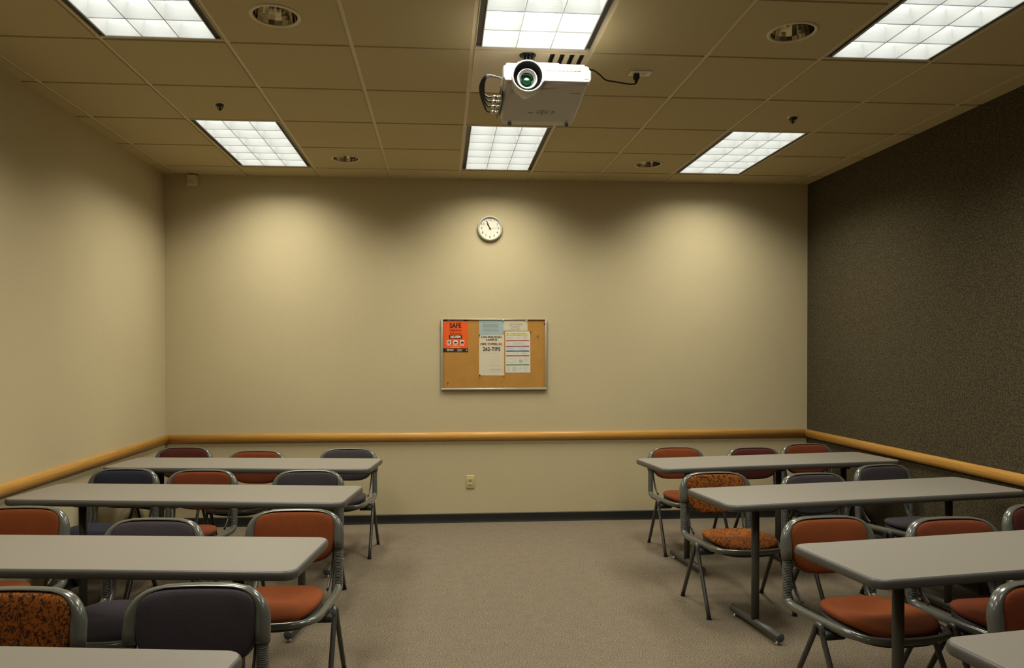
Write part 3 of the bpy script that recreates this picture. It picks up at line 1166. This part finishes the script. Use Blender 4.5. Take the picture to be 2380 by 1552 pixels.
    # --- legs and brackets
    for s_ in (-1, 1):
        MB().bbox(min(s_ * 0.15, s_ * 0.246), max(s_ * 0.15, s_ * 0.246), -0.045, 0.055, 0.318, 0.352, 0.012, seg=3).build('bracket', M_under, root)
        for f in (-1, 1):
            pts = smooth_path([(s_ * 0.250, 0.0, 0.372), (s_ * 0.250, f * 0.012, 0.370), (s_ * 0.250, f * 0.024, 0.352), (s_ * 0.251, f * 0.045, 0.30), (s_ * 0.255, f * 0.20, 0.012)], 4)
            rr = [0.0115] * len(pts)
            lg = MB().tube(pts, rr, 12).build('leg', M_leg, root)
            MB().lathe([(0.0005, 0.0), (0.014, 0.0), (0.015, 0.005), (0.012, 0.012), (0.0118, 0.020)], 14, Matrix.Translation((s_ * 0.255, f * 0.20, 0))).build('foot_cap', M_blk, lg)
    MB().tube([(-0.2, 0.0, 0.332), (0.2, 0.0, 0.332)], 0.011, 10).build('crossbar', M_under, root)
    return root


proto_c = make_chair()
CH = [
    (-2.110, 5.750, -3, 'maroon', 'maroon chair by the left wall behind the farthest left table'),
    (-1.473, 5.480, -5, 'redrust', 'rust red chair behind the middle of the farthest left table'),
    (-0.769, 5.560, -4, 'charcoal', 'charcoal chair at the aisle end of the farthest left table, its legs against the baseboard'),
    (-2.118, 4.640, -4, 'navy', 'dark navy chair by the left wall behind the second left table'),
    (-1.582, 4.545, -3.5, 'redrust', 'rust red chair in the middle of the second left table between two dark chairs'),
    (-0.884, 4.475, -3, 'charcoal', 'charcoal chair at the aisle end of the second left table'),
    (-2.100, 3.440, -4, 'rust', 'rust orange chair cut by the left edge behind the third left table'),
    (-1.348, 3.120, -5, 'plum', 'dark plum chair in the middle of the third left table'),
    (-0.724, 3.268, -2, 'rust', 'rust orange chair at the aisle end of the third left table, seat fully showing'),
    (-1.400, 2.125, -4, 'pattern', 'orange and black patterned chair at the bottom left'),
    (-0.809, 2.120, -2, 'plum', 'large dark plum chair at the bottom left beside the aisle'),
    (1.897, 5.440, 1, 'rust', 'rust chair at the aisle end of the farthest right table'),
    (2.535, 5.370, 5, 'maroon', 'low dark maroon chair behind the middle of the farthest right table'),
    (3.070, 5.560, 3, 'redrust', 'reddish chair in the far right corner where the walls meet'),
    (1.749, 4.190, 2, 'pattern', 'orange and black patterned chair at the aisle end of the second right table'),
    (2.381, 4.110, 6, 'plum', 'dark plum chair behind the middle of the second right table'),
    (3.050, 4.410, 11, 'charcoal', 'charcoal chair turned slightly by the dark wall behind the second right table'),
    (1.812, 2.925, 5, 'rust', 'rust orange chair at the aisle end of the third right table, seat fully showing'),
    (2.360, 2.860, 2.5, 'redrust', 'dark rust chair behind the middle of the third right table'),
    (3.030, 3.105, 3, 'maroon', 'maroon chair cut by the right edge behind the third right table'),
    (2.030, 1.940, 3, 'redrust', 'rust red chair at the bottom right cut by the right edge'),
]
for n, (x, y, a, fab, lab) in enumerate(CH):
    o = proto_c if n == 0 else copy_tree(proto_c)
    o.location = (x, y, 0)
    o.rotation_euler = (0, 0, radians(a))
    tag(o, lab, 'chair', 'stacking chairs in rows')
    for c_ in children(o):
        if c_.name.startswith('backrest') or (c_.name.startswith('seat') and c_.name.split('.')[0] == 'seat'):
            c_.material_slots[0].link = 'OBJECT'
            c_.material_slots[0].material = FAB[fab]

# ------------------------------------------------------------------ projector
M_silver = mat('projector_silver', (0.50, 0.49, 0.47), 0.32, 0.25)
M_pwhite = mat('projector_white', (0.66, 0.65, 0.62), 0.35)
M_pdark = mat('projector_dark', (0.03, 0.028, 0.03), 0.35)
M_glass = mat('lens_glass', (0.01, 0.06, 0.03), 0.05, 0.0, 0.8, coat=1.0)
M_green = mat('lens_coating', (0.01, 0.085, 0.04), 0.12, 0.3, 0.8, coat=1.0)
M_btn = mat('button_grey', (0.22, 0.21, 0.20), 0.5)
M_cable = mat('black_cable', (0.012, 0.012, 0.012), 0.45)
M_bnc = mat('bnc_metal', (0.75, 0.72, 0.62), 0.25, 0.9)
PY = 3.36
PZ = 2.763
root = empty('projector', (0.494, PY, PZ), label='silver and white projector hanging from the ceiling with a green lens', cat='projector')
# local: x right, y away from viewer, z up; bottom slopes down to the rear
def zb_(y):
    return 0.0 - 0.19 * y
PLx0, PLx1 = -0.180, 0.178
b = MB()
sec = []
for y, inset, r in ((0.004, 0.006, 0.010), (0.02, 0.002, 0.014), (0.10, 0.0, 0.016), (0.20, 0.002, 0.016), (0.31, 0.006, 0.016), (0.345, 0.012, 0.014), (0.352, 0.022, 0.010)):
    z0_, z1_ = zb_(y) + (0.012 if y > 0.35 else 0), 0.070 - 0.10 * y
    xa, xb = PLx0 + inset, PLx1 - inset
    ring = []
    for cx_, cz_, a0 in ((xb - r, z1_ - r, 0), (xa + r, z1_ - r, 90), (xa + r * 1.6, z0_ + r * 1.6, 180), (xb - r * 1.6, z0_ + r * 1.6, 270)):
        rr = r if a0 < 180 else r * 1.6
        for k in range(6):
            a = radians(a0 + 90 * k / 5)
            ring.append((cx_ + rr * cos(a), y, cz_ + rr * sin(a)))
    sec.append(ring)
b.rings(sec)
b.build('body', M_silver, root)
# white front panel with a bulge round the lens
LX, LZ = 0.349 - 0.432, 2.622 - 2.605
fr = []
b = MB()
prof2 = []
top_z, bot_z = 0.071, 0.001
pts = [(PLx0 - 0.002, bot_z + 0.012), (PLx0 + 0.004, bot_z), (LX - 0.062, bot_z)]
for k in range(13):
    a = radians(205 + 130 * k / 12)
    pts.append((LX + 0.066 * cos(a), LZ + 0.066 * sin(a)))
pts += [(LX + 0.068, bot_z), (PLx1 - 0.004, bot_z), (PLx1 + 0.001, bot_z + 0.010), (PLx1 + 0.001, top_z - 0.026), (PLx1 - 0.006, top_z - 0.020), (PLx1 - 0.022, top_z - 0.018), (PLx1 - 0.026, top_z)]
pts += [(LX + 0.055, top_z)]
for k in range(9):
    a = radians(50 + 80 * k / 8)
    pts.append((LX + 0.066 * cos(a), LZ + 0.068 * sin(a)))
pts += [(LX - 0.048, top_z), (PLx0 + 0.012, top_z), (PLx0 + 0.006, top_z - 0.010), (PLx0 - 0.002, top_z - 0.012)]
cxm = sum(p[0] for p in pts) / len(pts)
def frp(ins, y):
    c = Vector((LX * 0.3, 0.035))
    return [(c.x + (p[0] - c.x) * (1 - ins), y, c.y + (p[1] - c.y) * (1 - ins)) for p in pts]
rings = [frp(0.0, 0.030), frp(0.0, -0.004), frp(0.012, -0.010), frp(0.03, -0.012)]
b.rings(rings, smooth=False)
b.build('front_panel', M_pwhite, root)
# vent grille on the front
b = MB()
for k in range(9):
    xg = LX + 0.075 + k * 0.0162
    b.box(xg, xg + 0.0125, -0.0132, -0.0115, 0.042, 0.056)
b.build('vent_grille', mat('grille_grey', (0.36, 0.34, 0.32), 0.5), root)
b = MB()
b.box(PLx1 - 0.030, PLx1 - 0.012, -0.0130, -0.0118, 0.012, 0.018)
b.build('badge', mat('badge_grey', (0.5, 0.5, 0.5), 0.5), root)
# the lens opening goes through the front panel and into the body
cut = MB().lathe([(0.0590, -0.05), (0.0590, 0.06)], 56, Matrix.Translation((LX, 0, LZ)) @ Matrix.Rotation(pi / 2, 4, 'X'), caps=(True, True)).build('cut', M_pwhite, root)
for ob in [c_ for c_ in children(root) if c_.name.split('.')[0] in ('body', 'front_panel')]:
    md = ob.modifiers.new('opening', 'BOOLEAN')
    md.operation = 'DIFFERENCE'
    md.solver = 'EXACT'
    md.object = cut
    dg = bpy.context.evaluated_depsgraph_get()
    me = bpy.data.meshes.new_from_object(ob.evaluated_get(dg))
    ob.modifiers.clear()
    ob.data = me
bpy.data.objects.remove(cut)
# lens hood (outer ring), barrel and glass
RY_ = Matrix.Translation((LX, 0, LZ)) @ Matrix.Rotation(pi / 2, 4, 'X')    # local z -> -y
MB().lathe([(0.066, -0.04), (0.066, 0.016), (0.0635, 0.021), (0.060, 0.021), (0.0585, 0.018)], 56, RY_).build('lens_hood', M_pwhite, root)
MB().lathe([(0.0585, 0.018), (0.054, -0.035), (0.0005, -0.036)], 48, RY_).build('hood_recess', M_pdark, root)
R2 = Matrix.Translation((LX - 0.002, 0, LZ - 0.010)) @ Matrix.Rotation(pi / 2, 4, 'X')
MB().lathe([(0.038, -0.034), (0.041, 0.0), (0.0415, 0.012), (0.040, 0.015), (0.0375, 0.015), (0.034, 0.008), (0.029, 0.0)], 48, R2).build('lens_barrel', M_silver, root)
MB().lathe([(0.030, 0.001), (0.026, -0.012), (0.0005, -0.016)], 40, R2).build('lens_throat', M_glass, root)
b = MB().lathe([(0.0205, -0.014), (0.017, -0.0085), (0.010, -0.0055), (0.0005, -0.0045)], 32, R2)
b.build('lens', M_green, root)
# bulge under the lens running back along the underside
b = MB()
rg = []
for k in range(7):
    t = k / 6
    y = 0.004 + 0.11 * t
    r = 0.064 * (1 - t) ** 0.5 + 0.001
    zc = LZ + (zb_(y) - LZ + 0.0) * t
    row = []
    for q in range(13):
        a = radians(200 + 140 * q / 12)
        row.append((LX + r * cos(a), y, min(zc + r * sin(a), zb_(y) + 0.004)))
    rg.append(row)
b.rings(rg, closed=False)
b.build('lens_bulge', M_silver, root)
# underside control panel
def on_bottom(x, y, dz=0.0):
    return (x, y, zb_(y) - dz)
b = MB()
MC = Matrix.Translation((0.010, 0.235, zb_(0.235) - 0.0006)) @ Matrix.Rotation(-math.atan(0.19), 4, 'X')
def disc(b, cx, cy, rx, ry, z=0.0, n=20):
    b.add([(cx + rx * cos(2 * pi * k / n), cy + ry * sin(2 * pi * k / n), z) for k in range(n)], [tuple(range(n))[::-1]], False, 0, MC)
disc(b, 0, 0, 0.030, 0.020, -0.0002)
b.build('control_pad', mat('pad_grey', (0.40, 0.385, 0.37), 0.35, 0.2), root)
for cx_, cy_ in ((0, 0), (-0.018, 0), (0.018, 0), (0, 0.012), (0, -0.012), (-0.045, 0.006), (-0.056, 0.006), (0.045, 0.008), (0.052, -0.004), (0.045, -0.012)):
    b = MB()
    disc(b, cx_, cy_, 0.0045, 0.003, -0.0008, 12)
    b.build('button', M_btn, root)
b = MB()
disc(b, 0.012, -0.018, 0.0020, 0.0016, -0.001, 8)
b.build('power_led', mat('red_led', (0.5, 0.05, 0.03), 0.4, emit=(1, 0.15, 0.08), emit_s=0.6), root)
b = MB()
b.box(0.105, 0.150, 0.075, 0.078, zb_(0.076) - 0.0008, zb_(0.076) + 0.001)
b.build('name_mark', M_btn, root)
for xx, yy in ((-0.125, 0.335), (0.135, 0.335)):
    MB().lathe([(0.0005, -0.012), (0.008, -0.011), (0.009, 0.0)], 14, Matrix.Translation((xx, yy, zb_(yy)))).build('foot', M_btn, root)
# side panel with BNC sockets on the left
b = MB().box(PLx0 - 0.003, PLx0 + 0.002, 0.10, 0.335, -0.045, 0.018)
b.build('side_panel', M_pdark, root)
bn = [(0.165, -0.006), (0.205, -0.012), (0.240, -0.022), (0.275, -0.034)]
for (yy, zz) in bn:
    Mx = Matrix.Translation((PLx0, yy, zz)) @ Matrix.Rotation(-pi / 2, 4, 'Y')
    MB().lathe([(0.006, 0.0), (0.006, 0.008), (0.0045, 0.009), (0.0045, 0.018), (0.007, 0.019), (0.007, 0.030), (0.004, 0.034), (0.0005, 0.035)], 14, Mx).build('connector', M_bnc, root)
for q, (yy, zz) in enumerate(bn):
    P0 = Vector((PLx0 - 0.034, yy, zz))
    pts = smooth_path([P0, P0 + Vector((-0.022, 0.0, 0.0 + 0.004 * q)), (PLx0 - 0.070 - 0.006 * q, 0.16, 0.012 + 0.004 * q), (PLx0 - 0.066, 0.10, 0.048 + 0.003 * q), (PLx0 - 0.02, 0.14, 0.070), (PLx0 + 0.06, 0.24, 0.085), (PLx0 + 0.10, 0.31, 0.10 + 0.01 * q), (-0.066 + 0.015 * q, 0.306, 0.16), (-0.066 + 0.015 * q, 0.306, (HC - 2.763) / 1.143 - 0.004)], 5)
    MB().tube(pts, 0.0042, 8).build('video_cable', M_cable, root)
# ceiling mount: plate, collar, pole
b = MB()
b.bbox(-0.118, 0.055, 0.06, 0.24, 0.062, 0.078, 0.003)
b.bbox(-0.118, 0.055, 0.045, 0.06, 0.070, 0.098, 0.002)
b.build('mount_plate', mat('mount_steel', (0.35, 0.34, 0.36), 0.35, 0.5), root)
root.scale = (1.143, 1.143, 1.143)
CEIL_L = (HC - PZ) / 1.143
MX, MY = -0.042, 0.335
b = MB().tube([(MX, MY, 0.03), (MX, MY, CEIL_L)], 0.020, 18)
b.bbox(MX - 0.03, MX + 0.03, 0.22, MY + 0.02, 0.03, 0.05, 0.004)
b.build('mount_pole', M_cable, root)
MB().lathe([(0.0205, -0.006), (0.036, -0.004), (0.038, -0.0005)], 24, Matrix.Translation((MX, MY, CEIL_L))).build('ceiling_collar', M_cable, root)

# power cord, ceiling outlet
root = empty('ceiling_outlet', (1.092, 3.935, HC), label='ivory power outlet plate set in a ceiling tile right of the projector', cat='outlet')
MP = Matrix.Identity(4)
b = MB().bbox(-0.060, 0.060, -0.036, 0.036, -0.005, 0.0, 0.002)
b.build('cover_plate', M_ivory if False else mat('light_ivory', (0.72, 0.66, 0.50), 0.35), root)
for s_ in (-1, 1):
    b = MB().bbox(s_ * 0.022 - 0.014, s_ * 0.022 + 0.014, -0.017, 0.017, -0.0065, -0.004, 0.001)
    r = b.build('receptacle', mat('receptacle_ivory', (0.60, 0.54, 0.40), 0.35), root)
    b = MB()
    for dy in (-0.006, 0.006):
        b.box(s_ * 0.022 - 0.005, s_ * 0.022 + 0.004, dy - 0.0014, dy + 0.0014, -0.0070, -0.0063)
    b.build('slot', M_slot, r)
root = empty('power_cord', (1.070, 3.935, HC - 0.0072), label='black power cord looping from the projector to the ceiling outlet', cat='cord')
b = MB().bbox(-0.016, 0.016, -0.014, 0.014, -0.030, 0.0, 0.004)
b.tube([(0, 0, -0.028), (0, -0.002, -0.040), (-0.004, -0.006, -0.052)], [0.011, 0.009, 0.006], 12)
b.build('plug', M_cable, root)
o0 = Vector((1.070, 3.935, HC - 0.0072))
cp = [Vector(p) for p in ((1.066, 3.929, 2.982), (1.055, 3.927, 2.978), (1.020, 3.915, 2.973), (0.935, 3.86, 2.962), (0.869, 3.80, 2.948), (0.819, 3.74, 2.955), (0.775, 3.69, 2.955), (0.732, 3.65, 2.935), (0.712, 3.62, 2.88), (0.700, 3.60, 2.83))]
MB().tube(smooth_path([p - o0 for p in cp], 6), 0.0042, 10).build('cable', M_cable, root)
